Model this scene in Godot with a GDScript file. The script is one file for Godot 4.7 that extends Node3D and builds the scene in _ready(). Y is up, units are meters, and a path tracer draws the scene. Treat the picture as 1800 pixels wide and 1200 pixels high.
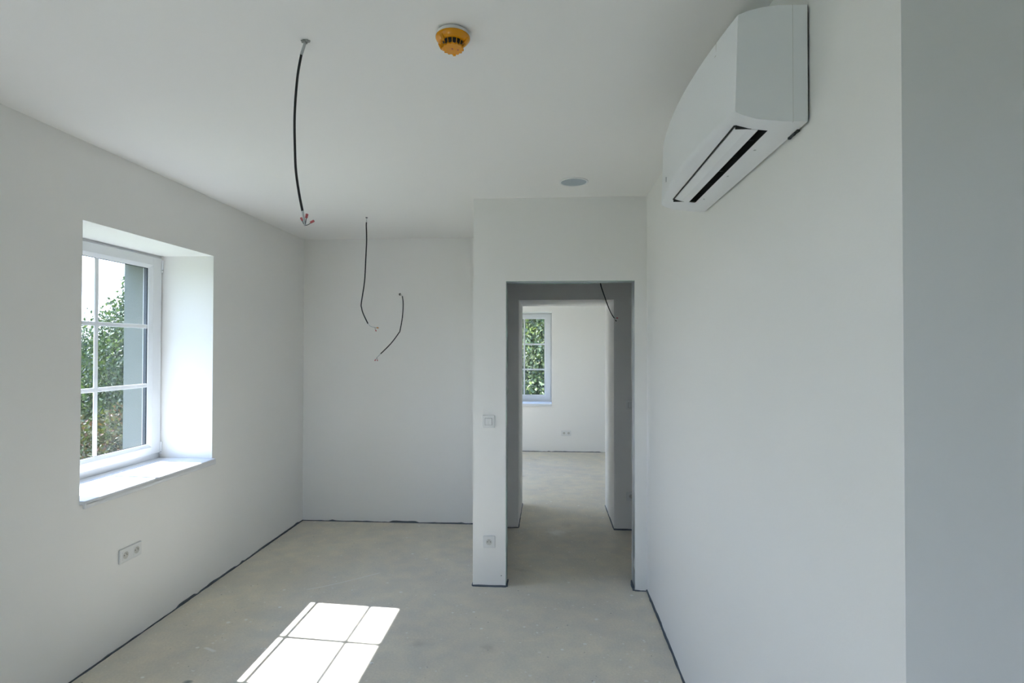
extends Node3D
# Empty renovated room with a door to a hall and a second room. Plan coordinates: X right, Y up, Z = distance ahead of the viewer (Godot z = -Z).

const C := 2.62        # ceiling height
const XL := -2.282     # inner face of the left (outer) wall
const XO := -2.872     # its outside face
const XR := 0.655      # right wall
const ZB := 5.033      # back wall of the niche
const ZD := 3.728      # partition with the door opening
const ZH := 4.963      # far wall of the hall
const ZK := 5.721      # its far face, where the second room starts
const ZF := 8.649      # far wall of the second room
const DROP := 0.012    # joint depth where boards meet the stud

var M := {}
var rng := RandomNumberGenerator.new()
var taken := {}


func _ready() -> void:
	rng.seed = 7
	# ---- camera, sky, sun, exposure
	var cam := Camera3D.new()
	cam.name = "camera"
	cam.fov = 63.356
	cam.near = 0.02
	cam.far = 400.0
	cam.basis = Basis(Vector3.UP, 0.0654) * Basis(Vector3.RIGHT, 0.0132) * Basis(Vector3.BACK, 0.0015)
	cam.position = V(0, 1.6, 0)
	cam.current = true
	add_child(cam)
	var sky_mat := ProceduralSkyMaterial.new()
	sky_mat.sky_top_color = lin(0.28, 0.47, 0.96)
	sky_mat.sky_horizon_color = lin(0.69, 0.84, 1.0)
	sky_mat.sky_curve = 0.35
	sky_mat.ground_bottom_color = lin(0.10, 0.12, 0.08)
	sky_mat.ground_horizon_color = lin(0.30, 0.36, 0.34)
	var env := Environment.new()
	env.background_mode = Environment.BG_SKY
	env.sky = Sky.new()
	env.sky.sky_material = sky_mat
	env.background_energy_multiplier = 4.4
	env.tonemap_mode = Environment.TONE_MAPPER_LINEAR
	env.tonemap_exposure = 1.6
	env.sdfgi_enabled = true
	env.ssao_enabled = true
	env.ssil_enabled = true
	var we := WorldEnvironment.new()
	we.name = "environment"
	we.environment = env
	add_child(we)
	var sun := DirectionalLight3D.new()
	sun.name = "sun"
	sun.basis = Basis.looking_at(Vector3(0.897, -1.0, 0.072).normalized())
	sun.light_color = Color(0.948, 0.972, 1.0)
	sun.light_energy = 7.5
	sun.light_angular_distance = 0.55
	sun.shadow_enabled = true
	sun.sky_mode = DirectionalLight3D.SKY_MODE_LIGHT_ONLY
	add_child(sun)

	materials()
	build_shell()
	build_floor()
	build_partition()
	build_windows()
	build_air_conditioner()
	build_detector()
	build_ceiling_speaker()
	build_electrics()
	build_cables()
	build_garden()


# ------------------------------------------------------------------ helpers
func V(x: float, y: float, z: float) -> Vector3:
	return Vector3(x, y, -z)

func lin(r: float, g: float, b: float) -> Color:
	return Color(r, g, b).linear_to_srgb()

func mat(c: Color, rough := 0.8, metal := 0.0, spec := 0.5) -> StandardMaterial3D:
	var m := StandardMaterial3D.new()
	m.albedo_color = c
	m.roughness = rough
	m.metallic = metal
	m.metallic_specular = spec
	return m

func mb() -> SurfaceTool:
	var st := SurfaceTool.new()
	st.begin(Mesh.PRIMITIVE_TRIANGLES)
	st.set_smooth_group(-1)
	return st

func obj(called: String, st: SurfaceTool, m: Material, parent: Node3D) -> MeshInstance3D:
	st.generate_normals()
	st.set_material(m)
	var o := MeshInstance3D.new()
	o.name = called
	o.mesh = st.commit()
	if parent != self:
		o.position = -parent.get_meta("at", Vector3.ZERO)
	parent.add_child(o, true)
	return o

func numbered(called: String) -> String:
	if not taken.has(called):
		taken[called] = 0
		return called
	taken[called] += 1
	return "%s_%03d" % [called, taken[called]]

func tag(o: Node, label: String, category: String, kind := "", group := "") -> void:
	if label: o.set_meta("label", label)
	if category: o.set_meta("category", category)
	if kind: o.set_meta("kind", kind)
	if group: o.set_meta("group", group)

func thing(called: String, label: String, category: String, at := Vector3.ZERO, turn := 0.0, kind := "", group := "") -> Node3D:
	var o := Node3D.new()
	o.name = numbered(called)
	o.position = at
	o.rotation.y = turn
	tag(o, label, category, kind, group)
	add_child(o)
	return o

func world_thing(called: String, label: String, category: String, at: Vector3, kind := "", group := "") -> Node3D:
	# parts are modelled in room coordinates and moved so that the node stands at the thing's base
	var o := thing(called, label, category, at, 0.0, kind, group)
	o.set_meta("at", at)
	return o

func tri(st: SurfaceTool, a: Vector3, b: Vector3, c: Vector3, out: Vector3) -> void:
	if (a - c).cross(a - b).dot(out) < 0.0:
		var t := b
		b = c
		c = t
	st.add_vertex(a)
	st.add_vertex(b)
	st.add_vertex(c)

func quad(st: SurfaceTool, a: Vector3, b: Vector3, c: Vector3, d: Vector3, out: Vector3) -> void:
	tri(st, a, b, c, out)
	tri(st, a, c, d, out)

# box between two corners (any axes), edges chamfered by e
func box(st: SurfaceTool, p: Vector3, q: Vector3, e := 0.0) -> void:
	var lo := Vector3(minf(p.x, q.x), minf(p.y, q.y), minf(p.z, q.z))
	var hi := Vector3(maxf(p.x, q.x), maxf(p.y, q.y), maxf(p.z, q.z))
	var mid := (lo + hi) / 2.0
	var h := (hi - lo) / 2.0
	for ax in 3:
		var b := (ax + 1) % 3
		var c := (ax + 2) % 3
		for s in [-1.0, 1.0]:
			var n := Vector3.ZERO
			n[ax] = s
			var r := []
			for k in [[-1, -1], [1, -1], [1, 1], [-1, 1]]:
				var w := Vector3.ZERO
				w[ax] = s * h[ax]
				w[b] = k[0] * (h[b] - e)
				w[c] = k[1] * (h[c] - e)
				r.append(mid + w)
			quad(st, r[0], r[1], r[2], r[3], n)
			if e > 0.0:
				for s2 in [-1.0, 1.0]:
					var a0 := Vector3.ZERO
					a0[ax] = s * h[ax]
					a0[b] = s2 * (h[b] - e)
					var a1 := a0
					a0[c] = -(h[c] - e)
					a1[c] = h[c] - e
					var b0 := a0
					b0[ax] = s * (h[ax] - e)
					b0[b] = s2 * h[b]
					var b1 := b0
					b1[c] = h[c] - e
					var nn := n
					nn[b] = s2
					quad(st, mid + a0, mid + a1, mid + b1, mid + b0, nn)
	if e > 0.0:
		for sx in [-1.0, 1.0]:
			for sy in [-1.0, 1.0]:
				for sz in [-1.0, 1.0]:
					var s := Vector3(sx, sy, sz)
					var x := mid + s * (h - Vector3(0, e, e))
					var y := mid + s * (h - Vector3(e, 0, e))
					var z := mid + s * (h - Vector3(e, e, 0))
					tri(st, x, y, z, s)

# box in plan coordinates
func bx(st: SurfaceTool, x0: float, x1: float, y0: float, y1: float, z0: float, z1: float, e := 0.0) -> void:
	box(st, V(x0, y0, z0), V(x1, y1, z1), e)

# surface of revolution round the y axis through at; prof = [(radius, y)]; scallop > 0 waves the radius
func lathe(st: SurfaceTool, prof: Array, at: Vector3, n := 48, basis := Basis.IDENTITY) -> void:
	var group := 1
	for i in prof.size() - 1:
		var p: Vector2 = prof[i]
		var q: Vector2 = prof[i + 1]
		if i > 0 and absf((q - p).angle_to(p - (prof[i - 1] as Vector2))) > 0.6:
			group += 1
		st.set_smooth_group(group)
		for k in n:
			var a := TAU * k / n
			var b := TAU * (k + 1) / n
			var ua := Vector3(cos(a), 0, sin(a))
			var ub := Vector3(cos(b), 0, sin(b))
			var out := (ua + ub) * 0.5 * (q.y - p.y) + Vector3(0, p.x - q.x, 0)
			var r := [ua * p.x + Vector3(0, p.y, 0), ub * p.x + Vector3(0, p.y, 0), ub * q.x + Vector3(0, q.y, 0), ua * q.x + Vector3(0, q.y, 0)]
			for j in 4:
				r[j] = at + basis * (r[j] as Vector3)
			out = basis * out
			if p.x > 1e-6: tri(st, r[0], r[1], r[2], out)
			if q.x > 1e-6: tri(st, r[0], r[2], r[3], out)
	st.set_smooth_group(-1)

# smooth round tube through points
func tube(st: SurfaceTool, pts: Array, r0: float, r1 := -1.0, sides := 10, smooth := true) -> void:
	var line: PackedVector3Array = []
	if smooth and pts.size() > 2:
		var cu := Curve3D.new()
		for i in pts.size():
			var t: Vector3 = Vector3.ZERO
			if i > 0 and i < pts.size() - 1:
				t = (pts[i + 1] - pts[i - 1]) / 6.0
			cu.add_point(pts[i], -t, t)
		for i in pts.size() - 1:
			for k in 5:
				line.append(cu.sample(i, k / 5.0))
		line.append(pts[-1])
	else:
		line = PackedVector3Array(pts)
	if r1 < 0.0: r1 = r0
	var side := Vector3.ZERO
	var rings := []
	for i in line.size():
		var d := (line[mini(i + 1, line.size() - 1)] - line[maxi(i - 1, 0)]).normalized()
		if side == Vector3.ZERO:
			side = d.cross(Vector3(0.31, 0.2, 0.93)).normalized()
		side = (side - d * d.dot(side)).normalized()
		var up := d.cross(side)
		var r := lerpf(r0, r1, float(i) / (line.size() - 1))
		var ring := []
		for k in sides:
			ring.append(line[i] + (side * cos(TAU * k / sides) + up * sin(TAU * k / sides)) * r)
		rings.append(ring)
	st.set_smooth_group(1)
	for i in line.size() - 1:
		for k in sides:
			var l := (k + 1) % sides
			var out: Vector3 = (rings[i][k] + rings[i][l]) * 0.5 - line[i]
			quad(st, rings[i][k], rings[i][l], rings[i + 1][l], rings[i + 1][k], out)
	st.set_smooth_group(-1)
	for e in [0, line.size() - 1]:
		var out: Vector3 = line[0] - line[1] if e == 0 else line[-1] - line[-2]
		for k in sides:
			tri(st, line[e], rings[e][k], rings[e][(k + 1) % sides], out)

# flat ring (rectangle with a rectangular hole) extruded in local z
func ring(st: SurfaceTool, x0: float, x1: float, y0: float, y1: float, bl: float, br: float, bb: float, bt: float, z0: float, z1: float, e := 0.0) -> void:
	box(st, Vector3(x0, y0, z0), Vector3(x0 + bl, y1, z1), e)
	box(st, Vector3(x1 - br, y0, z0), Vector3(x1, y1, z1), e)
	box(st, Vector3(x0 + bl - e * 1.2, y0, z0), Vector3(x1 - br + e * 1.2, y0 + bb, z1), e)
	box(st, Vector3(x0 + bl - e * 1.2, y1 - bt, z0), Vector3(x1 - br + e * 1.2, y1, z1), e)


# ------------------------------------------------------------------ materials
func materials() -> void:
	var n := FastNoiseLite.new()
	n.noise_type = FastNoiseLite.TYPE_SIMPLEX_SMOOTH
	n.frequency = 0.06
	n.fractal_octaves = 3
	var roller := NoiseTexture2D.new()
	roller.noise = n
	roller.seamless = true
	roller.width = 512
	roller.height = 512
	M.wall = mat(lin(0.917, 0.903, 0.866), 0.9, 0.0, 0.35)
	M.wall.heightmap_enabled = true
	M.wall.heightmap_texture = roller
	M.wall.heightmap_scale = 0.012
	M.wall.uv1_triplanar = true
	M.wall.uv1_world_triplanar = true
	M.wall.uv1_scale = Vector3(2.2, 2.2, 2.2)
	M.ceiling = M.wall
	var g := FastNoiseLite.new()
	g.noise_type = FastNoiseLite.TYPE_SIMPLEX
	g.frequency = 0.22
	g.seed = 4
	var grain := NoiseTexture2D.new()
	grain.noise = g
	grain.seamless = true
	grain.width = 512
	grain.height = 512
	M.render = mat(lin(0.205, 0.215, 0.185), 0.95, 0.0, 0.2)
	M.render.heightmap_enabled = true
	M.render.heightmap_texture = grain
	M.render.heightmap_scale = 0.25
	M.render.uv1_triplanar = true
	M.render.uv1_world_triplanar = true
	M.render.uv1_scale = Vector3(1.6, 1.6, 1.6)
	M.board = mat(lin(0.42, 0.52, 0.46), 0.9)          # green moisture-resistant plasterboard, cut edge
	M.plaster_edge = mat(lin(0.66, 0.68, 0.66), 0.9)
	M.stud = mat(lin(0.50, 0.53, 0.56), 0.42, 0.85)
	M.foam = mat(lin(0.13, 0.15, 0.17), 0.95, 0.0, 0.2)
	M.pvc = mat(lin(0.77, 0.78, 0.785), 0.32)
	M.sill = mat(lin(0.82, 0.83, 0.84), 0.35)
	M.anthracite = mat(lin(0.035, 0.042, 0.05), 0.5)
	M.gasket = mat(lin(0.012, 0.013, 0.015), 0.7)
	M.glass = mat(Color(1, 1, 1, 0.03), 0.0)
	M.glass.transparency = BaseMaterial3D.TRANSPARENCY_ALPHA
	M.ac = mat(lin(0.89, 0.90, 0.905), 0.34)
	M.ac_side = M.ac
	M.black = mat(lin(0.008, 0.009, 0.010), 0.6)
	M.dark = mat(lin(0.03, 0.035, 0.04), 0.7)
	M.plastic = mat(lin(0.82, 0.82, 0.80), 0.3)
	M.well = mat(lin(0.62, 0.61, 0.56), 0.45)
	M.chrome = mat(lin(0.62, 0.63, 0.64), 0.25, 1.0)
	M.orange = mat(lin(0.80, 0.32, 0.002), 0.2)
	M.sheath = mat(lin(0.010, 0.010, 0.012), 0.45)
	M.core = mat(lin(0.60, 0.62, 0.62), 0.55)
	M.sleeve = mat(lin(0.50, 0.51, 0.51), 0.6)
	M.clear_red = mat(lin(0.52, 0.11, 0.12), 0.3)
	M.red_metal = mat(lin(0.30, 0.02, 0.03), 0.4)
	M.amber = mat(lin(0.55, 0.25, 0.06), 0.35)
	M.filler = mat(lin(0.36, 0.36, 0.34), 0.95)
	M.disc = mat(lin(0.44, 0.50, 0.53), 0.7)
	M.lawn = mat(lin(0.06, 0.08, 0.035), 0.95, 0.0, 0.1)
	M.bark = mat(lin(0.06, 0.045, 0.03), 0.95, 0.0, 0.1)
	M.leaf = mat(Color.WHITE, 0.55, 0.0, 0.4)
	M.leaf.vertex_color_use_as_albedo = true
	M.leaf.backlight_enabled = true
	M.leaf.backlight = Color(0.76, 0.8, 0.5)
	M.leaf.cull_mode = BaseMaterial3D.CULL_DISABLED
	M.floor = mat(Color.WHITE, 0.72, 0.0, 0.4)
	M.floor.albedo_texture = screed_texture()


func screed_texture() -> ImageTexture:
	# bare levelling screed, 4 x 4 m: cloudy tone, trowel streaks, paint spatters, grey scuffs and pits
	var s := 1536
	var a := FastNoiseLite.new()
	a.noise_type = FastNoiseLite.TYPE_SIMPLEX_SMOOTH
	a.frequency = 0.0035
	a.fractal_octaves = 5
	a.fractal_gain = 0.55
	a.seed = 11
	var ia := a.get_seamless_image(s, s).get_data()
	a.seed = 23
	a.frequency = 0.012
	a.fractal_octaves = 4
	var ib := a.get_seamless_image(s, s).get_data()
	a.seed = 5
	a.frequency = 0.16
	a.fractal_octaves = 2
	var ic := a.get_seamless_image(s, s).get_data()
	var px := PackedByteArray()
	px.resize(s * s * 3)
	for i in s * s:
		var u := (ia[i] - 128) / 128.0
		var w := (ib[i] - 128) / 128.0
		var f := (ic[i] - 128) / 128.0
		var t := 1.0 + 0.034 * u + 0.030 * w + 0.026 * f
		px[i * 3] = int(clampf(229.0 * t + 2.5 * w, 0, 255))
		px[i * 3 + 1] = int(clampf(222.0 * t, 0, 255))
		px[i * 3 + 2] = int(clampf(207.0 * t - 3.0 * w - 2.0 * u, 0, 255))
	var im := Image.create_from_data(s, s, false, Image.FORMAT_RGB8, px)
	var r := RandomNumberGenerator.new()
	r.seed = 99
	for k in 1100:      # paint spatters
		var rad := r.randf_range(0.8, 2.6)
		if r.randf() < 0.12: rad = r.randf_range(2.6, 4.5)
		blot(im, r.randf() * s, r.randf() * s, rad, rad * r.randf_range(0.6, 1.0), Color(0.99, 0.99, 0.97), r.randf_range(0.45, 0.9))
	for k in 260:      # dark specks and pits
		blot(im, r.randf() * s, r.randf() * s, r.randf_range(0.7, 1.7), r.randf_range(0.6, 1.4), Color(0.36, 0.36, 0.36), r.randf_range(0.3, 0.7))
	for k in 16:       # rubbed lighter and darker stains
		var light := r.randf() < 0.5
		var x := r.randf() * s
		var y := r.randf() * s
		for j in 12:
			blot(im, x + r.randfn() * 12.0, y + r.randfn() * 8.0, r.randf_range(5, 16), r.randf_range(4, 10), Color(0.95, 0.94, 0.90) if light else Color(0.74, 0.71, 0.66), 0.07)
	# marks the photograph shows: a pale curved scratch, a pale scrape, a round grey stain, a damp-looking pale stain in the doorway
	var prev := Vector2(-1.50, 3.50)
	for j in 50:
		var q := Vector2(lerpf(-1.60, -1.20, j / 49.0), 3.60 + 0.30 * pow(j / 49.0, 1.2))
		for h in 5:
			var p := prev.lerp(q, h / 5.0)
			if j > 0: mark(im, p, 2.2, 1.6, Color(0.98, 0.97, 0.95), 0.30)
		prev = q
	for j in 40:
		mark(im, Vector2(-1.83 + j * 0.0018, 2.865 - j * 0.0008), 5.0, 3.4, Color(0.98, 0.97, 0.95), 0.14)
	for j in 6:
		mark(im, Vector2(-1.735 + j * 0.004, 2.565), 6.0, 6.0, Color(0.46, 0.48, 0.48), 0.17)
	for j in 60:
		mark(im, Vector2(0.06 + r.randfn() * 0.055, 4.86 + r.randfn() * 0.045), r.randf_range(6, 16), r.randf_range(6, 14), Color(0.98, 0.97, 0.93), 0.17)
	return ImageTexture.create_from_image(im)

func mark(im: Image, at: Vector2, rx: float, ry: float, c: Color, a: float) -> void:
	var s := im.get_width()
	blot(im, fposmod((at.x + 2.6) / 4.0, 1.0) * s, fposmod((at.y - 1.5) / 4.0, 1.0) * s, rx, ry, c, a)

func blot(im: Image, x: float, y: float, rx: float, ry: float, c: Color, a: float) -> void:
	var s := im.get_width()
	for j in range(int(y - ry) - 1, int(y + ry) + 2):
		for i in range(int(x - rx) - 1, int(x + rx) + 2):
			var d := Vector2((i - x) / rx, (j - y) / ry).length()
			if d < 1.2:
				var ii := posmod(i, s)
				var jj := posmod(j, s)
				im.set_pixel(ii, jj, im.get_pixel(ii, jj).lerp(c, a * clampf((1.2 - d) / 0.4, 0, 1)))


# ------------------------------------------------------------------ shell
func structure(called: String, label: String) -> Node3D:
	return thing(called, label, "wall" if called.begins_with("wall") else called.get_slice("_", 0), Vector3.ZERO, 0.0, "structure")

# wall slab in plan with rectangular holes along one axis ('z' runs along Z, 'x' along X); holes = [[a0, a1, y0, y1]]
func slab(st: SurfaceTool, axis: String, a0: float, a1: float, b0: float, b1: float, y0: float, y1: float, holes: Array) -> void:
	var at := a0
	for h in holes:
		plate(st, axis, at, h[0], b0, b1, y0, y1)
		plate(st, axis, h[0], h[1], b0, b1, y0, h[2])
		plate(st, axis, h[0], h[1], b0, b1, h[3], y1)
		at = h[1]
	plate(st, axis, at, a1, b0, b1, y0, y1)

func plate(st: SurfaceTool, axis: String, a0: float, a1: float, b0: float, b1: float, y0: float, y1: float) -> void:
	if a1 - a0 < 1e-5 or y1 - y0 < 1e-5: return
	if axis == "z": bx(st, b0, b1, y0, y1, a0, a1)
	else: bx(st, a0, a1, y0, y1, b0, b1)

# windows in the left wall: [centre Z, width, sill height, head height]
var left_windows := [[0.20, 1.065, 0.853, 2.23], [3.0985, 1.065, 0.853, 2.23], [6.45, 1.20, 0.50, 2.23], [7.85, 0.90, 0.853, 2.23]]
var rear_windows := [[-1.10, 1.30, 0.853, 2.23], [0.55, 0.80, 0.853, 2.23]]   # behind the viewer, [centre X, width, sill, head]
var far_window := [-0.39, 0.892, 0.745, 2.18]

func build_shell() -> void:
	var inner := []
	var outer := []
	for w in left_windows:
		inner.append([w[0] - w[1] / 2, w[0] + w[1] / 2, w[2] - 0.021, w[3]])
		outer.append([w[0] - w[1] / 2 + 0.06, w[0] + w[1] / 2 - 0.06, w[2] + 0.0, w[3] - 0.056])
	var o := structure("wall_left", "white painted left wall with a deep window recess")
	var st := mb()
	slab(st, "z", -2.99, ZF + 0.59, -2.738, XL, 0.0, C, inner)
	obj("plaster", st, M.wall, o)
	st = mb()
	slab(st, "z", -2.99, ZF + 0.59, XO, -2.738, -3.4, C + 0.3, outer)
	var ren := obj("outer_render", st, M.render, o)
	ren.set_meta("label", "grey-green rough facade render")

	o = structure("wall_back", "plain white back wall of the left niche with a hanging wire")
	st = mb()
	bx(st, XL, -0.447, 0, C, ZB, ZK)
	obj("plaster", st, M.wall, o)
	o = structure("wall_hall_far", "grey-looking hall wall around the second doorway, in shade")
	st = mb()
	slab(st, "x", -0.447, 2.55, ZH, ZK, 0, C, [[-0.265, 0.583, 0.0, 2.039]])
	obj("plaster", st, M.wall, o)
	o = structure("wall_right", "long white right wall carrying the air conditioner")
	st = mb()
	bx(st, XR, 0.805, 0, C, 1.067, ZD)
	obj("plaster", st, M.wall, o)
	o = structure("wall_return", "shaded wall face beyond the outer corner at the right edge")
	st = mb()
	bx(st, 0.805, 2.55, 0, C, 1.067, 1.217)
	obj("plaster", st, M.wall, o)
	o = structure("wall_hall_left", "partition between the niche and the hall")
	st = mb()
	bx(st, -0.507, -0.387, 0, C, ZD + 0.12, ZB)
	obj("plaster", st, M.wall, o)
	o = structure("wall_hall_front", "hall side of the partition beyond the doorway")
	st = mb()
	bx(st, XR, 2.55, 0, C, ZD, ZD + 0.12)
	obj("plaster", st, M.wall, o)
	o = structure("wall_hall_end", "blind end wall of the hall")
	st = mb()
	bx(st, 2.4, 2.55, 0, C, ZD + 0.12, ZH)
	obj("plaster", st, M.wall, o)
	o = structure("wall_rear", "plain wall behind the viewer")
	st = mb()
	var rear := []
	var rear_out := []
	for w in rear_windows:
		rear.append([w[0] - w[1] / 2, w[0] + w[1] / 2, w[2] - 0.021, w[3]])
		rear_out.append([w[0] - w[1] / 2 + 0.06, w[0] + w[1] / 2 - 0.06, w[2], w[3] - 0.056])
	slab(st, "x", XL, 2.55, -2.856, -2.4, 0, C, rear)
	obj("plaster", st, M.wall, o)
	st = mb()
	slab(st, "x", XL, 2.55, -2.99, -2.856, -3.4, C + 0.3, rear_out)
	obj("outer_render", st, M.render, o)
	o = structure("wall_right_rear", "plain side wall behind the viewer")
	st = mb()
	bx(st, 2.4, 2.55, 0, C, -2.4, 1.067)
	obj("plaster", st, M.wall, o)
	o = structure("wall_far", "cream-looking far wall of the second room with a window")
	st = mb()
	var f := far_window
	slab(st, "x", XL, 1.75, ZF, ZF + 0.456, 0, C, [[f[0] - f[1] / 2, f[0] + f[1] / 2, f[2] - 0.021, f[3]]])
	obj("plaster", st, M.wall, o)
	st = mb()
	slab(st, "x", XL, 1.75, ZF + 0.456, ZF + 0.59, -3.4, C + 0.3, [[f[0] - f[1] / 2 + 0.06, f[0] + f[1] / 2 - 0.06, f[2], f[3] - 0.056]])
	obj("outer_render", st, M.render, o)
	o = structure("wall_far_right", "side wall of the second room")
	st = mb()
	bx(st, 1.6, 1.75, 0, C, ZK, ZF)
	obj("plaster", st, M.wall, o)
	o = structure("ceiling", "smooth white painted ceiling")
	st = mb()
	bx(st, -2.738, 2.55, C, C + 0.3, -2.856, ZF + 0.456)
	obj("slab", st, M.ceiling, o)


func build_floor() -> void:
	var o := structure("floor", "bare grey-beige screed floor with paint specks and dark edge joints")
	var st := mb()
	# one slab; the top face carries the screed texture, four metres to a repeat
	var x0 := -2.738
	var x1 := 2.55
	var z0 := -2.856
	var z1 := ZF + 0.456
	var c := [Vector2(x0, z0), Vector2(x1, z0), Vector2(x1, z1), Vector2(x0, z1)]
	for t in [[0, 2, 1], [0, 3, 2]]:
		var q := []
		for k in t: q.append(c[k])
		var a := V(q[0].x, 0, q[0].y)
		var b := V(q[1].x, 0, q[1].y)
		var d := V(q[2].x, 0, q[2].y)
		if (a - d).cross(a - b).y < 0:
			q = [q[0], q[2], q[1]]
		for p in q:
			st.set_uv(Vector2((p.x + 2.6) / 4.0, (p.y - 1.5) / 4.0))
			st.add_vertex(V(p.x, 0, p.y))
	obj("screed", st, M.floor, o)
	st = mb()
	bx(st, x0, x1, -0.3, -0.002, z0, z1)
	obj("slab", st, M.filler, o)
	# foam expansion joint standing along the walls, torn off unevenly
	for s in [
		[XL, 1.2, XL, ZB, 1, 0, 0.015, 0.007], [XL, ZB, -0.507, ZB, 0, -1, 0.015, 0.006], [-0.507, ZD, -0.2816, ZD, 0, -1, 0.010, 0.007],
		[-0.2816, ZD, -0.2816, ZD + 0.12, 1, 0, 0.022, 0.010], [0.5712, ZD, 0.5712, ZD + 0.12, -1, 0, 0.022, 0.010], [0.5712, ZD, XR, ZD, 0, -1, 0.012, 0.006],
		[XR, 1.067, XR, ZD, -1, 0, 0.017, 0.009], [-0.507, ZD, -0.507, ZB, -1, 0, 0.013, 0.006],
		[-0.387, ZH, -0.265, ZH, 0, -1, 0.016, 0.006], [0.583, ZH, 1.2, ZH, 0, -1, 0.014, 0.006],
		[-0.265, ZH, -0.265, ZK, 1, 0, 0.015, 0.006], [0.583, ZH, 0.583, ZK, -1, 0, 0.014, 0.006], [XL, ZF, 1.6, ZF, 0, -1, 0.012, 0.005]]:
		obj("edge_joint", joint(s), M.foam, o)

func joint(s: Array) -> SurfaceTool:
	var st := mb()
	var a := Vector2(s[0], s[1])
	var b := Vector2(s[2], s[3])
	var n := Vector2(s[4], s[5])
	var steps := maxi(4, int(a.distance_to(b) / 0.035))
	var top := []
	var h: float = s[6]
	for i in steps + 1:
		if rng.randf() < 0.28: h = s[6] * rng.randf_range(0.22, 1.12)
		var t: float = s[7] * rng.randf_range(0.75, 1.25)
		top.append([a.lerp(b, float(i) / steps), maxf(0.002, h + rng.randf_range(-0.0015, 0.0015)), t])
	for i in steps:
		var p: Vector2 = top[i][0]
		var q: Vector2 = top[i + 1][0]
		var pf: Vector2 = p + n * top[i][2]
		var qf: Vector2 = q + n * top[i + 1][2]
		var y0: float = top[i][1]
		var y1: float = top[i + 1][1]
		quad(st, V(p.x, y0, p.y), V(q.x, y1, q.y), V(qf.x, y1 * 0.85, qf.y), V(pf.x, y0 * 0.85, pf.y), Vector3.UP)
		quad(st, V(pf.x, y0 * 0.85, pf.y), V(qf.x, y1 * 0.85, qf.y), V(qf.x, 0.0, qf.y), V(pf.x, 0.0, pf.y), V(n.x, 0, n.y))
	for e in [0, steps]:
		var p: Vector2 = top[e][0]
		var pf: Vector2 = p + n * top[e][2]
		quad(st, V(p.x, top[e][1], p.y), V(pf.x, top[e][1] * 0.85, pf.y), V(pf.x, 0, pf.y), V(p.x, 0, p.y), V((a - b).x, 0, (a - b).y) * (1.0 if e == 0 else -1.0))
	return st


# partition of metal studs and plasterboard; the door opening has no frame yet, its board edges are raw
func build_partition() -> void:
	var d0 := -0.2816
	var d1 := 0.5712
	var dh := 2.053
	var o := structure("wall_partition", "white partition wall with an unframed door opening")
	for side in [[ZD, ZD + 0.0125, "front_board"], [ZD + 0.1075, ZD + 0.12, "rear_board"]]:
		var st := mb()
		bx(st, -0.507, d0 - 0.004, 0, C, side[0], side[1])
		bx(st, d1 + 0.004, XR, 0, C, side[0], side[1])
		bx(st, d0 - 0.004, d1 + 0.004, dh + 0.004, C, side[0], side[1])
		obj(side[2], st, M.wall, o)
	var st := mb()
	bx(st, -0.507, d0 - 0.06, 0, C, ZD + 0.0125, ZD + 0.1075)
	bx(st, d1 + 0.06, XR, 0, C, ZD + 0.0125, ZD + 0.1075)
	bx(st, d0 - 0.06, d1 + 0.06, dh + 0.06, C, ZD + 0.0125, ZD + 0.1075)
	obj("core", st, M.wall, o)
	st = mb()
	bx(st, d0 - 0.055, d0 - 0.003, 0.0, dh + 0.055, ZD + 0.013, ZD + 0.107)
	obj("stud", st, M.stud, o)
	st = mb()
	bx(st, d1 + 0.003, d1 + 0.055, 0.0, dh + 0.055, ZD + 0.013, ZD + 0.107)
	obj("stud", st, M.stud, o)
	st = mb()
	bx(st, d0 - 0.003, d1 + 0.003, dh + 0.003, dh + 0.055, ZD + 0.013, ZD + 0.107)
	obj("header_rail", st, M.stud, o)
	# ragged cut edges of both boards
	for side in [[ZD + 0.0003, ZD + 0.0125], [ZD + 0.1075, ZD + 0.1197]]:
		obj("cut_edge", ragged(Vector2(d0 - 0.004, 0.012), Vector2(d0 - 0.004, dh + 0.004), Vector2(1, 0), side), M.board, o)
		obj("cut_edge", ragged(Vector2(d1 + 0.004, 0.012), Vector2(d1 + 0.004, dh + 0.004), Vector2(-1, 0), side), M.plaster_edge, o)
		obj("cut_edge", ragged(Vector2(d0 - 0.004, dh + 0.004), Vector2(d1 + 0.004, dh + 0.004), Vector2(0, -1), side), M.board, o)
	st = mb()
	lathe(st, [Vector2(0, 0.0015), Vector2(0.0022, 0.0015), Vector2(0.003, 0)], V(-0.314, 0.075, ZD), 12, Basis(Vector3.RIGHT, PI / 2))
	obj("screw_head", st, M.dark, o)

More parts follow.
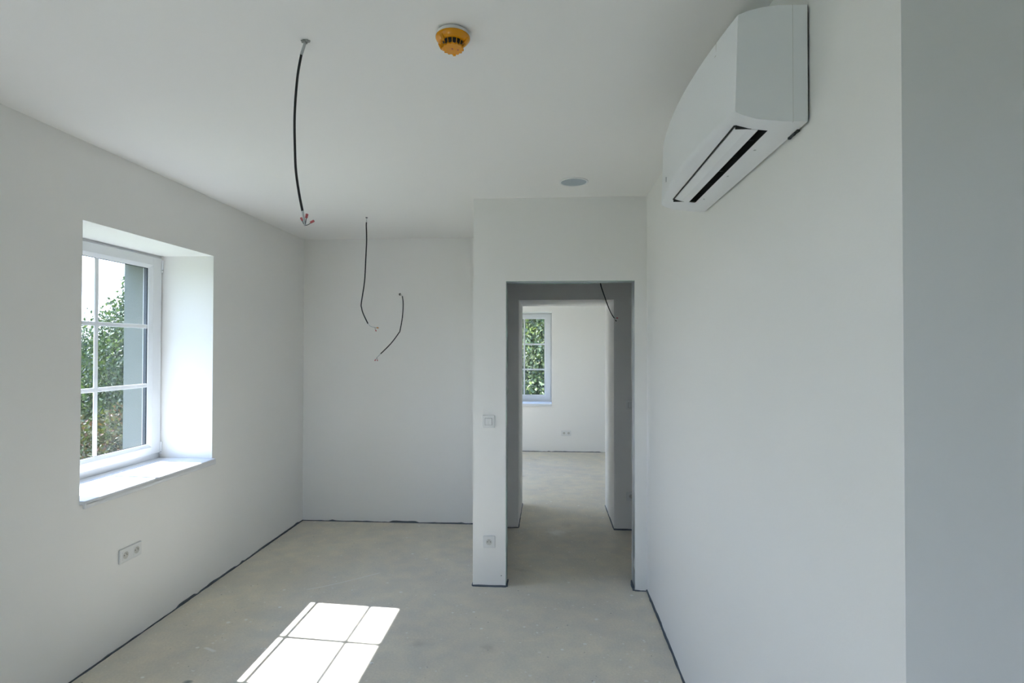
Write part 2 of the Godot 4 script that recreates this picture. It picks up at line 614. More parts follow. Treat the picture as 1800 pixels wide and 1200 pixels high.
func ragged(a: Vector2, b: Vector2, n: Vector2, zz: Array) -> SurfaceTool:
	var st := mb()
	var steps := int(a.distance_to(b) / 0.03)
	var off := []
	var w := 0.003
	for i in steps + 1:
		if rng.randf() < 0.25: w = rng.randf_range(0.0005, 0.0062)
		off.append(w + rng.randf_range(0.0, 0.001))
	for i in steps:
		var p := a.lerp(b, float(i) / steps)
		var q := a.lerp(b, float(i + 1) / steps)
		var pf: Vector2 = p + n * off[i]
		var qf: Vector2 = q + n * off[i + 1]
		var nn := Vector3(n.x, n.y, 0)
		quad(st, V(pf.x, pf.y, zz[0]), V(qf.x, qf.y, zz[0]), V(qf.x, qf.y, zz[1]), V(pf.x, pf.y, zz[1]), nn)
		quad(st, V(p.x, p.y, zz[0]), V(q.x, q.y, zz[0]), V(qf.x, qf.y, zz[0]), V(pf.x, pf.y, zz[0]), Vector3(0, 0, 1))
		quad(st, V(p.x, p.y, zz[1]), V(q.x, q.y, zz[1]), V(qf.x, qf.y, zz[1]), V(pf.x, pf.y, zz[1]), Vector3(0, 0, -1))
	return st


# ------------------------------------------------------------------ windows
func build_windows() -> void:
	var k := 1
	for i in [1, 0, 2, 3]:
		var w: Array = left_windows[i]
		var label: String = ["white window in the left wall beside the viewer, out of frame", "white six-light window in the left wall with a deep white sill", "nearer side window of the second room", "farther side window of the second room"][i]
		make_window("window_%d" % k, label, V(XL - 0.358, w[2], w[0]), PI / 2, w[1], w[3] - w[2])
		k += 1
	for w in rear_windows:
		make_window("window_%d" % k, ["wide white window in the wall behind the viewer", "narrow white window in the wall behind the viewer"][0 if w[1] > 1.0 else 1], V(w[0], w[2], -2.758), PI, w[1], w[3] - w[2])
		k += 1
	make_window("window_%d" % k, "white six-light window seen through both doorways", V(far_window[0], far_window[2], ZF + 0.358), 0.0, far_window[1], far_window[3] - far_window[2])

# local axes: x along the wall, y up from the sill top, z into the room from the sash face
func make_window(called: String, label: String, at: Vector3, turn: float, w: float, h: float) -> void:
	var o := thing(called, label, "window", at, turn, "structure")
	var hw := w / 2
	var bxw := 0.118      # sash edge to glass, sides
	var bt := 0.096
	var bb := 0.110
	var st := mb()
	ring(st, -hw, hw, 0.0, h, 0.048, 0.048, 0.060, 0.040, -0.070, -0.016)
	ring(st, -hw, hw, 0.0, h, 0.060, 0.060, 0.034, 0.060, -0.098, -0.070)
	obj("frame", st, M.pvc, o)
	# sash: outer flat, then a bead that slopes to the glass
	st = mb()
	ring(st, -hw + 0.014, hw - 0.014, 0.038, h - 0.017, bxw - 0.014 - 0.020, bxw - 0.014 - 0.020, bb - 0.038 - 0.020, bt - 0.017 - 0.020, -0.060, 0.0, 0.003)
	var ix := hw - bxw
	var iy0 := bb
	var iy1 := h - bt
	var e := 0.020
	var zi := -0.016
	var oc := [Vector3(-ix - e, iy0 - e, -0.002), Vector3(ix + e, iy0 - e, -0.002), Vector3(ix + e, iy1 + e, -0.002), Vector3(-ix - e, iy1 + e, -0.002)]
	var ic := [Vector3(-ix, iy0, zi), Vector3(ix, iy0, zi), Vector3(ix, iy1, zi), Vector3(-ix, iy1, zi)]
	var nn := [Vector3(0, 1, 1), Vector3(-1, 0, 1), Vector3(0, -1, 1), Vector3(1, 0, 1)]
	for i in 4:
		var j := (i + 1) % 4
		quad(st, oc[i], oc[j], ic[j], ic[i], nn[i])
		var back := Vector3(0, 0, -0.006)
		quad(st, ic[i], ic[j], ic[j] + back, ic[i] + back, nn[i] - Vector3(0, 0, 1))
	var sash := obj("sash", st, M.pvc, o)
	st = mb()
	ring(st, -ix - 0.010, ix + 0.010, iy0 - 0.010, iy1 + 0.010, 0.013, 0.013, 0.013, 0.013, -0.0255, -0.0225)
	obj("gasket", st, M.gasket, sash)
	st = mb()
	ring(st, -hw + 0.030, hw - 0.030, 0.036, h - 0.030, 0.0725, 0.0725, 0.060, 0.056, -0.062, -0.0275)
	obj("outer_sash_face", st, M.anthracite, sash)
	for y in [h - 0.062, 0.078]:
		st = mb()
		box(st, Vector3(hw - 0.017, y - 0.033, -0.012), Vector3(hw - 0.003, y + 0.033, 0.008), 0.003)
		obj("hinge_cover", st, M.pvc, sash)
		st = mb()
		lathe(st, [Vector2(0, 0), Vector2(0.005, 0), Vector2(0.006, 0.001), Vector2(0.006, 0.012), Vector2(0, 0.013)], Vector3(hw - 0.010, y - 0.050, 0.0), 12)
		obj("hinge_pin", st, M.pvc, sash)
	# flat glazing bars
	var b := 0.0130
	var y1 := lerpf(iy0, iy1, 0.333)
	var y2 := lerpf(iy0, iy1, 0.667)
	for y in [y1, y2]:
		st = mb()
		box(st, Vector3(-ix - 0.012, y - b, -0.0315), Vector3(ix + 0.012, y + b, -0.0205), 0.003)
		obj("glazing_bar", st, M.pvc, o)
	st = mb()
	box(st, Vector3(-b, iy0 - 0.012, -0.0312), Vector3(b, iy1 + 0.012, -0.0202), 0.003)
	obj("glazing_bar", st, M.pvc, o)
	for xx in [[-ix - 0.006, 0.0], [0.0, ix + 0.006]]:
		for yy in [[iy0 - 0.006, y1], [y1, y2], [y2, iy1 + 0.006]]:
			st = mb()
			quad(st, Vector3(xx[0], yy[0], -0.026), Vector3(xx[1], yy[0], -0.026), Vector3(xx[1], yy[1], -0.026), Vector3(xx[0], yy[1], -0.026), Vector3(0, 0, 1))
			obj("pane", st, M.glass, o)
	# inside sill board with a turned-down nose
	st = mb()
	box(st, Vector3(-hw, -0.021, -0.030), Vector3(hw, 0.0, 0.388), 0.0035)
	box(st, Vector3(-hw, -0.038, 0.373), Vector3(hw, -0.012, 0.388), 0.003)
	obj("sill_board", st, M.sill, o)
	# metal weathering sill outside
	st = mb()
	box(st, Vector3(-hw + 0.06, 0.0, -0.26), Vector3(hw - 0.06, 0.016, -0.098))
	obj("outer_sill", st, M.anthracite, o)


# ------------------------------------------------------------------ air conditioner on the right wall
func build_air_conditioner() -> void:
	var z0 := 1.424
	var z1 := 2.336
	var o := world_thing("air_conditioner", "white split air conditioner unit high on the right wall", "air conditioner", V(XR, 2.171, (z0 + z1) / 2))
	# profile: [depth share from the wall, height]; depth at the ends 0.178, bowed outwards along the length
	var prof := [[0.0, 2.466], [0.40, 2.467], [0.62, 2.463], [0.80, 2.456], [0.955, 2.446], [0.968, 2.38], [0.980, 2.30], [1.0, 2.206], [0.992, 2.199], [0.93, 2.193], [0.885, 2.1895], [0.70, 2.180], [0.415, 2.174], [0.30, 2.1715], [0.0, 2.171]]
	var stations := []
	for k in 25: stations.append(lerpf(z0, z1, k / 24.0))
	var v0 := 1.487
	var v1 := 2.205
	stations.append(v0)
	stations.append(v1)
	stations.sort()
	var at := func(z: float, k: int) -> Vector3:
		var t := (z - z0) / (z1 - z0)
		var d := 0.178 + 0.034 * 4.0 * t * (1.0 - t)
		var x: float = prof[k][0] * d
		if k >= 10 and k <= 12: x = prof[k][0] * 0.178
		var s := 0.0
		if z <= z0 + 1e-5 or z >= z1 - 1e-5: s = 1.0
		return V(XR - 0.006 - x, prof[k][1], z)
	var body := mb()
	var front := mb()
	for i in stations.size() - 1:
		var a: float = stations[i]
		var b: float = stations[i + 1]
		if b - a < 1e-5: continue
		for k in prof.size() - 1:
			if k in [10, 11] and a >= v0 - 1e-5 and b <= v1 + 1e-5: continue
			var st := front if k in [4, 5, 6] else body
			st.set_smooth_group(1 if k < 4 else 2 if k < 7 else 3)
			var out := Vector3(-1, 0, 0) if k in [4, 5, 6] else Vector3(-0.3, 1, 0) if k < 4 else Vector3(-0.3, -1, 0)
			quad(st, at.call(a, k), at.call(a, k + 1), at.call(b, k + 1), at.call(b, k), out)
	for z in [z0, z1]:
		body.set_smooth_group(-1)
		var mid := V(XR - 0.08, 2.32, z)
		for k in prof.size():
			tri(body, mid, at.call(z, k), at.call(z, (k + 1) % prof.size()), Vector3(0, 0, 1) if z == z0 else Vector3(0, 0, -1))
	obj("casing", body, M.ac, o)
	var fp := obj("front_panel", front, M.ac, o)
	# air outlet: dark duct behind the opening in the underside
	var xa := XR - 0.006 - 0.885 * 0.178
	var xb := XR - 0.006 - 0.415 * 0.178
	var st := mb()
	bx(st, xa, xb, 2.235, 2.24, v0, v1)
	bx(st, xa - 0.003, xa, 2.186, 2.24, v0, v1)
	bx(st, xb, xb + 0.003, 2.176, 2.24, v0, v1)
	bx(st, xa, xb, 2.179, 2.24, v0 - 0.003, v0)
	bx(st, xa, xb, 2.179, 2.24, v1, v1 + 0.003)
	obj("air_outlet", st, M.black, o)
	st = mb()
	# louvre flap: follows the underside, front edge tight to the casing, rear edge open
	var lp := [Vector2(xa + 0.0045, 2.1892), Vector2(XR - 0.006 - 0.70 * 0.178, 2.1798), Vector2(xb - 0.024, 2.1766)]
	var la := v0 + 0.003
	var lb := v1
	for e in 2:
		var p0: Vector2 = lp[e]
		var p1: Vector2 = lp[e + 1]
		for lift in [0.0, 0.005]:
			quad(st, V(p0.x, p0.y + lift, la), V(p1.x, p1.y + lift, la), V(p1.x, p1.y + lift, lb), V(p0.x, p0.y + lift, lb), Vector3(0, -1 if lift == 0.0 else 1, 0))
		for z in [la, lb]:
			quad(st, V(p0.x, p0.y, z), V(p1.x, p1.y, z), V(p1.x, p1.y + 0.005, z), V(p0.x, p0.y + 0.005, z), Vector3(0, 0, 1 if z == la else -1))
	for e in [0, 2]:
		quad(st, V(lp[e].x, lp[e].y, la), V(lp[e].x, lp[e].y, lb), V(lp[e].x, lp[e].y + 0.005, lb), V(lp[e].x, lp[e].y + 0.005, la), Vector3(-1 if e == 0 else 1, 0, 0))
	obj("louvre", st, M.ac, o)
	for k in 5:
		st = mb()
		var z := lerpf(v0, v1, (k + 0.7) / 5.4)
		bx(st, xb - 0.030, xb - 0.002, 2.183, 2.187, z, z + 0.004)
		obj("vane", st, M.dark, o)
	# seam near the wall, back plate, clip, screw covers, display slit, panel notch
	st = mb()
	bx(st, XR - 0.006, XR, 2.18, 2.455, z0 + 0.012, z1 - 0.012)
	obj("mounting_plate", st, M.dark, o)
	st = mb()
	bx(st, XR - 0.0422, XR - 0.0417, 2.1705, 2.4678, z0 - 0.0006, z0 + 0.004)
	obj("casing_seam", st, M.well, o)
	st = mb()
	for k in 5:
		bx(st, XR - 0.010, XR - 0.003, 2.1655 + 0.001 * (k % 2), 2.171, 1.475 + k * 0.012, 1.484 + k * 0.012)
	obj("wall_clip", st, M.dark, o)
	for z in [1.62, 1.86, 2.14]:
		st = mb()
		bx(st, XR - 0.066, XR - 0.060, 2.1708, 2.174, z, z + 0.008)
		obj("screw_cover", st, M.sleeve, o)
	st = mb()
	var p: Vector3 = at.call(2.13, 7)
	box(st, p + Vector3(-0.0012, 0.030, 0.0), p + Vector3(0.004, 0.048, -0.0035))
	obj("display_slit", st, M.sleeve, fp)
	st = mb()
	p = at.call(1.552, 4)
	box(st, p + Vector3(-0.001, -0.035, 0.0), p + Vector3(0.004, 0.0, -0.0015))
	box(st, p + Vector3(-0.0025, -0.0365, 0.0), p + Vector3(0.002, -0.035, -0.040))
	obj("panel_notch", st, M.well, fp)


# ------------------------------------------------------------------ smoke detector with its orange dust cap
func build_detector() -> void:
	var c := V(-0.308, C, 1.757)
	var o := world_thing("smoke_detector", "round white smoke detector under an orange plastic dust cap on the ceiling", "smoke detector", c)
	var st := mb()
	lathe(st, [Vector2(0.0, 0.0), Vector2(0.047, 0.0), Vector2(0.047, -0.003), Vector2(0.052, -0.004), Vector2(0.052, -0.013), Vector2(0.050, -0.015), Vector2(0, -0.015)], c, 64)
	obj("base", st, M.plastic, o)
	st = mb()
	lathe(st, [Vector2(0.0480, -0.0135), Vector2(0.0530, -0.0140), Vector2(0.0552, -0.0158), Vector2(0.0555, -0.0185), Vector2(0.0540, -0.0220), Vector2(0.0490, -0.0280), Vector2(0.0440, -0.0325), Vector2(0.0400, -0.0340), Vector2(0.0350, -0.0335)], c, 72)
	var cap := obj("dust_cap", st, M.orange, o)
	# vent cage: ribs over a dark chamber, closed by a scalloped disc with a pull tab
	st = mb()
	lathe(st, [Vector2(0.032, -0.031), Vector2(0.024, -0.0495), Vector2(0, -0.0495)], c, 36)
	obj("chamber", st, M.black, cap)
	for k in 15:
		var a := TAU * (k + 0.5) / 15
		var u := Vector3(cos(a), 0, sin(a))
		st = mb()
		tube(st, [c + u * 0.0360 + Vector3(0, -0.0330, 0), c + u * 0.030 + Vector3(0, -0.0505, 0)], 0.0014, 0.0012, 6, false)
		obj("rib", st, M.orange, cap)
	st = mb()
	var n := 96
	for k in n:
		var a := TAU * k / n
		var b := TAU * (k + 1) / n
		var ra := 0.0335 + 0.0024 * sin(a * 14.0)
		var rb := 0.0335 + 0.0024 * sin(b * 14.0)
		var pa := c + Vector3(cos(a) * ra, -0.049, sin(a) * ra)
		var pb := c + Vector3(cos(b) * rb, -0.049, sin(b) * rb)
		var dn := Vector3(0, -0.005, 0)
		quad(st, pa, pb, pb + dn, pa + dn, pa - c)
		tri(st, c + Vector3(0, -0.0545, 0), pa + dn, pb + dn, Vector3.DOWN)
		tri(st, c + Vector3(0, -0.049, 0), pa, pb, Vector3.UP)
	obj("cap_disc", st, M.orange, cap)
	st = mb()
	box(st, c + Vector3(-0.006, -0.0565, -0.039), c + Vector3(0.004, -0.049, -0.031), 0.0015)
	obj("pull_tab", st, M.orange, cap)
	for q in [Vector3(-0.001, -0.0548, 0.004), Vector3(0.016, -0.0546, -0.004)]:
		st = mb()
		lathe(st, [Vector2(0.0026, 0.001), Vector2(0.0026, -0.0004), Vector2(0, -0.0004)], c + q, 12)
		obj("vent_hole", st, M.red_metal, cap)
	for k in 3:      # moulded lugs round the bowl
		var a := [2.2, 3.5, 0.25][k] as float
		var u := Vector3(cos(a), 0, sin(a))
		st = mb()
		tube(st, [c + u * 0.050 + Vector3(0, -0.024, 0), c + u * 0.041 + Vector3(0, -0.044, 0)], 0.0055, 0.0042, 10, false)
		obj("lug", st, M.orange, cap)


func build_ceiling_speaker() -> void:
	var c := V(0.155, C, 3.383)
	var o := world_thing("ceiling_speaker", "round flush ceiling disc with a pale rim above the doorway", "ceiling speaker", c)
	var st := mb()
	lathe(st, [Vector2(0.0, 0.0), Vector2(0.0885, 0.0), Vector2(0.0885, -0.003), Vector2(0.086, -0.0055), Vector2(0.080, -0.006), Vector2(0.077, -0.003)], c, 64)
	obj("rim", st, M.plastic, o)
	st = mb()
	lathe(st, [Vector2(0.0775, -0.0015), Vector2(0.0775, -0.0028), Vector2(0.06, -0.0038), Vector2(0, -0.0048)], c, 64)
	obj("grille", st, M.disc, o)


# ------------------------------------------------------------------ switches and sockets
func build_electrics() -> void:
	# local axes: x to the right seen from the room, y up, z out of the wall
	socket("white double wall socket low on the left wall under the window", V(XL, 0.485, 2.895), PI / 2, 2, 0.080, 0.160, 0.076)
	socket("white single socket low on the wall beside the doorway", V(-0.3965, 0.3015, ZD), 0.0, 1, 0.0, 0.082, 0.080)
	socket("single socket low on the shaded hall wall, half hidden by the doorway", V(0.731, 0.300, ZH), 0.0, 1, 0.0, 0.082, 0.080)
	socket("white double socket low on the far wall of the second room", V(0.2815, 0.292, ZF), 0.0, 2, 0.071, 0.152, 0.081)
	switch_plate("white rocker light switch beside the doorway at chest height", V(-0.4015, 1.109, ZD), 0.0)
	switch_plate("light switch on the shaded hall wall, half hidden by the doorway", V(0.729, 1.105, ZH), 0.0)

func plate_frame(o: Node3D, w: float, h: float) -> void:
	var st := mb()
	box(st, Vector3(-w / 2, -h / 2, 0), Vector3(w / 2, h / 2, 0.009), 0.0032)
	obj("frame", st, M.plastic, o)

func socket(label: String, at: Vector3, turn: float, gangs: int, pitch: float, w: float, h: float) -> void:
	var o := thing("wall_socket", label, "socket", at, turn)
	plate_frame(o, w, h)
	for g in gangs:
		var cx := (g - (gangs - 1) / 2.0) * pitch
		var st := mb()
		# square insert with a round well
		var n := 32
		var half := 0.0225
		for k in n:
			var a := TAU * k / n
			var b := TAU * (k + 1) / n
			var ca := Vector2(cos(a), sin(a))
			var cb := Vector2(cos(b), sin(b))
			var sa := ca * half / maxf(absf(ca.x), absf(ca.y))
			var sb := cb * half / maxf(absf(cb.x), absf(cb.y))
			ca *= 0.0192
			cb *= 0.0192
			var z := 0.0104
			var f := func(q: Vector2, zz: float) -> Vector3: return Vector3(cx + q.x, q.y, zz)
			quad(st, f.call(ca, z), f.call(cb, z), f.call(sb, z), f.call(sa, z), Vector3(0, 0, 1))
			quad(st, f.call(sa, z), f.call(sb, z), f.call(sb, 0.0085), f.call(sa, 0.0085), Vector3(sa.x, sa.y, 0))
		var ins := obj("insert", st, M.plastic, o)
		st = mb()
		lathe(st, [Vector2(0.0192, 0.0104), Vector2(0.0182, 0.0092), Vector2(0.0, 0.0092)], Vector3(cx, 0, 0), 32, Basis(Vector3.RIGHT, PI / 2))
		obj("well", st, M.well, ins)
		for x in [-0.0095, 0.0095]:
			st = mb()
			lathe(st, [Vector2(0.0028, 0.0094), Vector2(0, 0.0094)], Vector3(cx + x, 0.001, 0), 14, Basis(Vector3.RIGHT, PI / 2))
			obj("hole", st, M.black, ins)
		st = mb()
		lathe(st, [Vector2(0.0024, 0.0090), Vector2(0.0024, 0.0150), Vector2(0.0012, 0.0165), Vector2(0, 0.0165)], Vector3(cx, 0.0105, 0), 14, Basis(Vector3.RIGHT, PI / 2))
		obj("earth_pin", st, M.chrome, ins)

func switch_plate(label: String, at: Vector3, turn: float) -> void:
	var o := thing("light_switch", label, "switch", at, turn)
	plate_frame(o, 0.085, 0.085)
	var st := mb()
	box(st, Vector3(-0.0235, -0.0235, 0.0084), Vector3(0.0235, 0.0235, 0.0094))
	obj("gap", st, M.dark, o)
	st = mb()
	box(st, Vector3(-0.0222, -0.0222, 0.0088), Vector3(0.0222, 0.0222, 0.0128), 0.0012)
	var r := obj("rocker", st, M.plastic, o)
	st = mb()
	box(st, Vector3(-0.0006, -0.018, 0.0127), Vector3(0.0006, 0.004, 0.0131))
	obj("groove", st, M.well, r)


# ------------------------------------------------------------------ loose lamp cables
func connector(o: Node3D, p: Vector3, from: Vector3, size: float, m: Material) -> void:
	var st := mb()
	tube(st, [from, from.lerp(p, 0.5) + Vector3(0, -0.003, 0), p], 0.0011, -1.0, 6)
	obj("wire", st, M.dark, o)
	st = mb()
	var d := (p - from).normalized()
	tube(st, [p - d * size * 0.5, p + d * size * 0.5], size * 0.30, size * 0.34, 8, false)
	var c := obj("connector", st, m, o)
	st = mb()
	tube(st, [p - d * size * 0.1, p + d * size * 0.56], size * 0.16, -1.0, 8, false)
	obj("contact", st, M.red_metal, c)

func build_cables() -> void:
	# nearest, from the ceiling
	var top := V(-0.804, C, 1.774)
	var o := world_thing("ceiling_cable", "thick black lamp cable hanging from a rough ceiling hole, nearest the camera", "cable", top)
	var st := mb()
	tube(st, [top + Vector3(0, 0.002, 0), V(-0.810, 2.601, 1.774), V(-0.819, 2.574, 1.774)], 0.0046)
	obj("sleeve", st, M.sleeve, o)
	st = mb()
	tube(st, [V(-0.818, 2.578, 1.774), V(-0.831, 2.511, 1.776), V(-0.840, 2.435, 1.780), V(-0.845, 2.359, 1.784), V(-0.843, 2.264, 1.784), V(-0.837, 2.188, 1.780), V(-0.824, 2.113, 1.776), V(-0.811, 2.054, 1.774)], 0.0041)
	obj("sheath", st, M.sheath, o)
	st = mb()
	tube(st, [V(-0.811, 2.056, 1.774), V(-0.802, 2.005, 1.774)], 0.0036, 0.0034, 10, false)
	obj("inner_sheath", st, M.core, o)
	var tip := V(-0.802, 2.006, 1.773)
	connector(o, V(-0.8135, 2.027, 1.774), tip, 0.011, M.clear_red)
	connector(o, V(-0.796, 2.037, 1.772), tip, 0.0135, M.clear_red)
	connector(o, V(-0.777, 2.018, 1.772), tip, 0.013, M.clear_red)
	# torn plaster round the hole
	st = mb()
	for k in 7:
		var a := k * 0.9
		box(st, top + Vector3(cos(a) * 0.011 - 0.004, -0.004 - 0.002 * (k % 3), sin(a) * 0.007), top + Vector3(cos(a) * 0.011 + 0.006, 0.0, sin(a) * 0.007 + 0.006), 0.0015)
	obj("plaster_crumb", st, M.filler, o)
	st = mb()
	lathe(st, [Vector2(0.008, -0.0006), Vector2(0, -0.0008)], top, 16)
	obj("hole", st, M.black, o)

	# farther ceiling cable over the niche
	top = V(-1.411, C, 4.208)
	o = world_thing("ceiling_cable", "thin black cable hanging from the ceiling near the back wall", "cable", top)
	st = mb()
	lathe(st, [Vector2(0.009, -0.0005), Vector2(0.006, -0.006), Vector2(0, -0.006)], top, 14)
	obj("hole_collar", st, M.dark, o)
	st = mb()
	tube(st, [top, V(-1.412, 2.580, 4.208)], 0.0036, -1.0, 8, false)
	obj("sleeve", st, M.core, o)
	st = mb()
	tube(st, [V(-1.412, 2.582, 4.208), V(-1.413, 2.555, 4.208), V(-1.410, 2.442, 4.208), V(-1.416, 2.296, 4.208), V(-1.425, 2.120, 4.208), V(-1.449, 1.956, 4.208), V(-1.447, 1.916, 4.208), V(-1.434, 1.871, 4.208), V(-1.396, 1.793, 4.208)], 0.0047)
	obj("sheath", st, M.sheath, o)
	st = mb()
	tube(st, [V(-1.397, 1.795, 4.208), V(-1.377, 1.774, 4.208), V(-1.358, 1.767, 4.208), V(-1.342, 1.764, 4.208)], 0.0028)
	obj("inner_sheath", st, M.core, o)
	tip = V(-1.342, 1.764, 4.208)
	connector(o, V(-1.320, 1.761, 4.208), tip, 0.015, M.amber)
	connector(o, V(-1.333, 1.740, 4.208), tip, 0.013, M.clear_red)

	# cable out of the back wall
	top = V(-1.369, 2.102, ZB)
	o = world_thing("wall_cable", "black cable bending down out of the back wall", "cable", top)
	st = mb()
	lathe(st, [Vector2(0.011, 0.0008), Vector2(0, 0.0012)], top, 14, Basis(Vector3.RIGHT, PI / 2))
	obj("hole", st, M.dark, o)
	st = mb()
	tube(st, [V(-1.369, 2.102, 5.035), V(-1.347, 2.094, 5.000), V(-1.329, 2.076, 4.970)], 0.0036)
	obj("sleeve", st, M.core, o)
	st = mb()
	tube(st, [V(-1.330, 2.078, 4.971), V(-1.318, 2.007, 4.955), V(-1.323, 1.889, 4.950), V(-1.341, 1.768, 4.940), V(-1.353, 1.742, 4.940), V(-1.419, 1.647, 4.920), V(-1.508, 1.553, 4.900)], 0.0047)
	obj("sheath", st, M.sheath, o)
	st = mb()
	tube(st, [V(-1.507, 1.554, 4.900), V(-1.538, 1.521, 4.890)], 0.0030, -1.0, 8, false)
	obj("inner_sheath", st, M.core, o)
	tip = V(-1.538, 1.521, 4.890)
	connector(o, V(-1.554, 1.496, 4.890), tip, 0.014, M.clear_red)
	connector(o, V(-1.534, 1.495, 4.890), tip, 0.012, M.clear_red)

	# cable in the hall
	top = V(0.339, C, 4.35)
	o = world_thing("hall_cable", "black cable hanging down into the doorway from the hall ceiling", "cable", top)
	st = mb()
	tube(st, [top, V(0.374, 2.303, 4.35), V(0.406, 2.116, 4.35), V(0.418, 2.069, 4.35), V(0.441, 2.002, 4.35), V(0.460, 1.946, 4.35), V(0.488, 1.880, 4.35), V(0.512, 1.842, 4.35)], 0.0050, 0.0038)
	obj("sheath", st, M.sheath, o)
	tip = V(0.511, 1.843, 4.35)
	connector(o, V(0.535, 1.841, 4.35), tip, 0.014, M.clear_red)
	connector(o, V(0.526, 1.820, 4.35), tip, 0.012, M.sheath)


# ------------------------------------------------------------------ garden outside the windows
func leaf_mesh() -> ArrayMesh:
	var st := mb()
	var a := Vector3.ZERO
	var l := Vector3(-0.34, 0.5, 0.09)
	var t := Vector3(0, 1.0, -0.05)
	var r := Vector3(0.34, 0.5, 0.09)
	tri(st, a, l, t, Vector3(0, 0, 1))
	tri(st, a, t, r, Vector3(0, 0, 1))
	st.generate_normals()
	st.set_material(M.leaf)
	return st.commit()

func tree(called: String, label: String, group: String, at: Vector3, blobs: Array, leaves: int, size: float, tones: Array, seed_value: int, trunk := 0.11) -> void:
	var o := world_thing(called, label, "shrub" if called.ends_with("shrub") else "tree", at, "", group)
	var r := RandomNumberGenerator.new()
	r.seed = seed_value
	var st := mb()
	var mid: Vector3 = at + (blobs[0][0] as Vector3)
	tube(st, [at + Vector3(0, -0.05, 0), at.lerp(mid, 0.5) + Vector3(0.08, 0, 0.05), mid], trunk, trunk * 0.35, 8)
	obj("trunk", st, M.bark, o)
	var fork := at.lerp(mid, 0.55)
	var total := 0.0
	for b in blobs: total += pow(b[1], 2.0)
	for b in blobs:
		st = mb()
		var tip: Vector3 = at + b[0]
		tube(st, [fork, fork.lerp(tip, 0.5) + Vector3(0, 0.15, 0), tip], trunk * 0.45, 0.012, 6)
		obj("branch", st, M.bark, o)
	var mm := MultiMesh.new()
	mm.transform_format = MultiMesh.TRANSFORM_3D
	mm.use_colors = true
	mm.mesh = leaf_mesh()
	mm.instance_count = leaves
	var i := 0
	for bi in blobs.size():
		var b: Array = blobs[bi]
		var share := int(leaves * pow(b[1], 2.0) / total)
		if bi == blobs.size() - 1: share = leaves - i
		for k in share:
			var d := Vector3(r.randfn(), r.randfn(), r.randfn()).normalized()
			# small clumps break the outline
			var bump := 1.0 + 0.22 * sin(d.x * 9.0 + bi) * sin(d.y * 8.0 + 2.0 * bi) * sin(d.z * 9.0)
			var rad: float = b[1] * bump * pow(r.randf(), 0.38)
			var p: Vector3 = b[0] + Vector3(d.x * rad, d.y * rad * b[2], d.z * rad)
			var q := Basis(Vector3(r.randfn(), r.randfn(), r.randfn()).normalized(), r.randf() * TAU)
			var s := size * r.randf_range(0.7, 1.3)
			mm.set_instance_transform(i, Transform3D(q.scaled(Vector3(s, s, s)), p))
			var c: Color = tones[r.randi() % tones.size()]
			var v := r.randf_range(0.75, 1.25)
			mm.set_instance_color(i, Color(c.r * v, c.g * v, c.b * v))
			i += 1
	var f := MultiMeshInstance3D.new()
	f.name = "foliage"
	f.multimesh = mm
	f.set_meta("kind", "stuff")
	o.add_child(f)

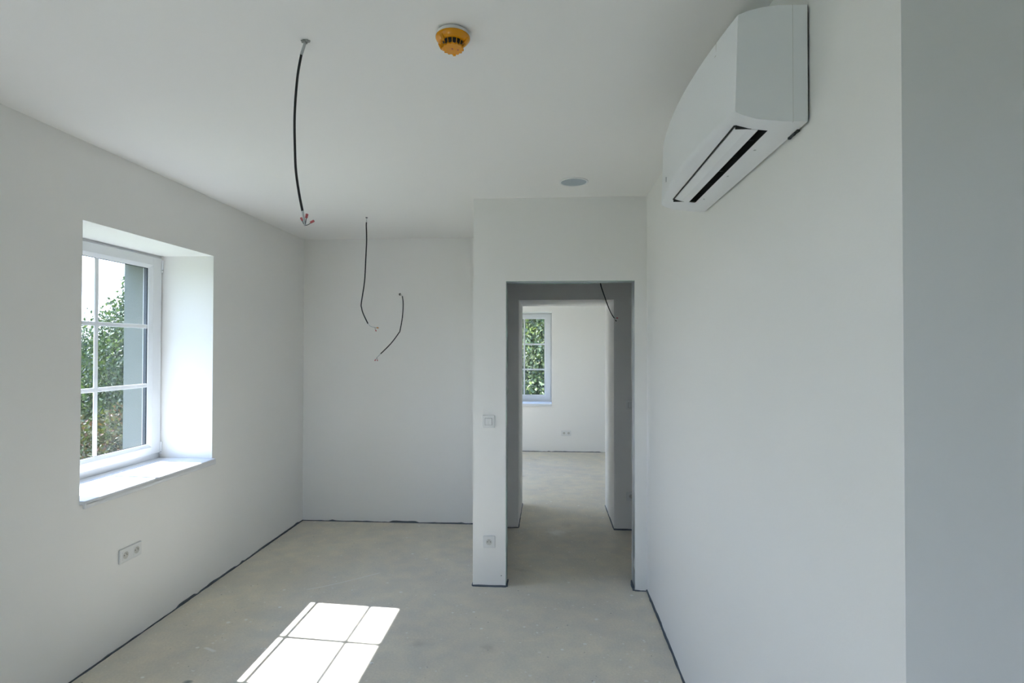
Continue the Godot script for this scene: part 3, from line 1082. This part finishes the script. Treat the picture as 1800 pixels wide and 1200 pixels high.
func build_garden() -> void:
	var o := thing("ground", "green lawn below the windows", "ground", Vector3.ZERO, 0.0, "structure")
	var st := mb()
	bx(st, -90, 90, -3.8, -3.4, -90, 90)
	obj("lawn", st, M.lawn, o)
	var g := -3.4
	var green := [Color(0.045, 0.070, 0.030), Color(0.058, 0.088, 0.036), Color(0.030, 0.050, 0.025), Color(0.095, 0.125, 0.065)]
	var light := [Color(0.16, 0.19, 0.085), Color(0.10, 0.14, 0.06), Color(0.26, 0.28, 0.16), Color(0.05, 0.078, 0.038)]
	var rust := [Color(0.075, 0.070, 0.022), Color(0.110, 0.055, 0.030), Color(0.060, 0.075, 0.022), Color(0.090, 0.085, 0.035), Color(0.040, 0.055, 0.018)]
	var B := func(x: float, y: float, z: float, r: float, s := 0.9) -> Array: return [Vector3(x, y, -z), r, s]
	# seen through the left window
	tree("leafy_tree", "tall green leafy tree outside the left window, reaching up beside the facade edge", "trees in the garden", V(-8.8, g, 11.8), [B.call(0, 4.8, 0, 1.5), B.call(-0.05, 6.30, 0.2, 0.70), B.call(0.9, 6.5, 0.2, 0.9), B.call(-0.7, 5.3, 0.1, 0.6), B.call(0.2, 5.6, 0.1, 1.1), B.call(-0.6, 3.6, -0.3, 1.3), B.call(1.2, 4.2, 0.6, 1.4), B.call(-1.0, 4.7, 0.5, 0.8), B.call(0.2, 2.6, -0.4, 1.5)], 42000, 0.080, green, 21)
	tree("leafy_tree", "lower green tree outside the left window under the open sky", "trees in the garden", V(-11.6, g, 12.2), [B.call(0, 4.2, 0, 1.5), B.call(0.9, 4.6, 0.2, 0.7), B.call(-1.2, 4.4, 0.2, 1.2), B.call(0.6, 3.2, -0.5, 1.5), B.call(-0.8, 3.0, -0.4, 1.5), B.call(-0.2, 5.15, 0, 0.75)], 38000, 0.080, green, 22)
	tree("red_leaf_shrub", "yellow-green and reddish shrub at the foot of the left window view", "shrubs in the garden", V(-8.3, g, 9.9), [B.call(0, 2.7, 0, 1.25), B.call(0.9, 2.5, 0.7, 1.2), B.call(-0.9, 2.6, 0.2, 1.15), B.call(-0.2, 1.4, -0.2, 1.4), B.call(0.3, 3.35, 0.3, 0.7)], 24000, 0.075, rust, 23, 0.07)
	tree("red_leaf_shrub", "reddish shrub farther along the garden edge", "shrubs in the garden", V(-10.2, g, 9.2), [B.call(0, 2.6, 0, 1.3), B.call(0.9, 2.5, 0.5, 1.1), B.call(-0.9, 2.3, 0.2, 1.2), B.call(-0.2, 1.4, -0.2, 1.4)], 20000, 0.075, rust, 24, 0.07)
	tree("leafy_tree", "green tree deeper in the garden beyond the facade edge", "trees in the garden", V(-6.4, g, 15.5), [B.call(0, 4.4, 0, 1.7), B.call(1.2, 4.8, 0, 1.2), B.call(-1.2, 3.8, 0, 1.4), B.call(0.2, 6.0, 0.2, 1.0)], 14000, 0.12, green, 25)
	# seen through the far window
	tree("bright_tree", "sunlit light green tree filling the far window", "trees in the garden", V(-0.9, g, 15.2), [B.call(0, 4.9, 0, 1.7), B.call(1.3, 5.4, 0.3, 1.5), B.call(-1.4, 5.2, 0.2, 1.5), B.call(0.4, 6.8, 0.4, 1.5), B.call(0.5, 3.5, -0.4, 1.6), B.call(-1.0, 3.3, -0.2, 1.5), B.call(1.6, 3.6, 0.2, 1.5)], 60000, 0.090, light, 26)
	tree("bright_tree", "second light green tree beyond the far window", "trees in the garden", V(2.6, g, 17.0), [B.call(0, 4.9, 0, 1.8), B.call(1.2, 5.6, 0.3, 1.5), B.call(-1.2, 5.8, 0.2, 1.6), B.call(0.2, 6.9, 0.4, 1.3), B.call(0.2, 3.4, -0.4, 1.7)], 26000, 0.10, light, 27)
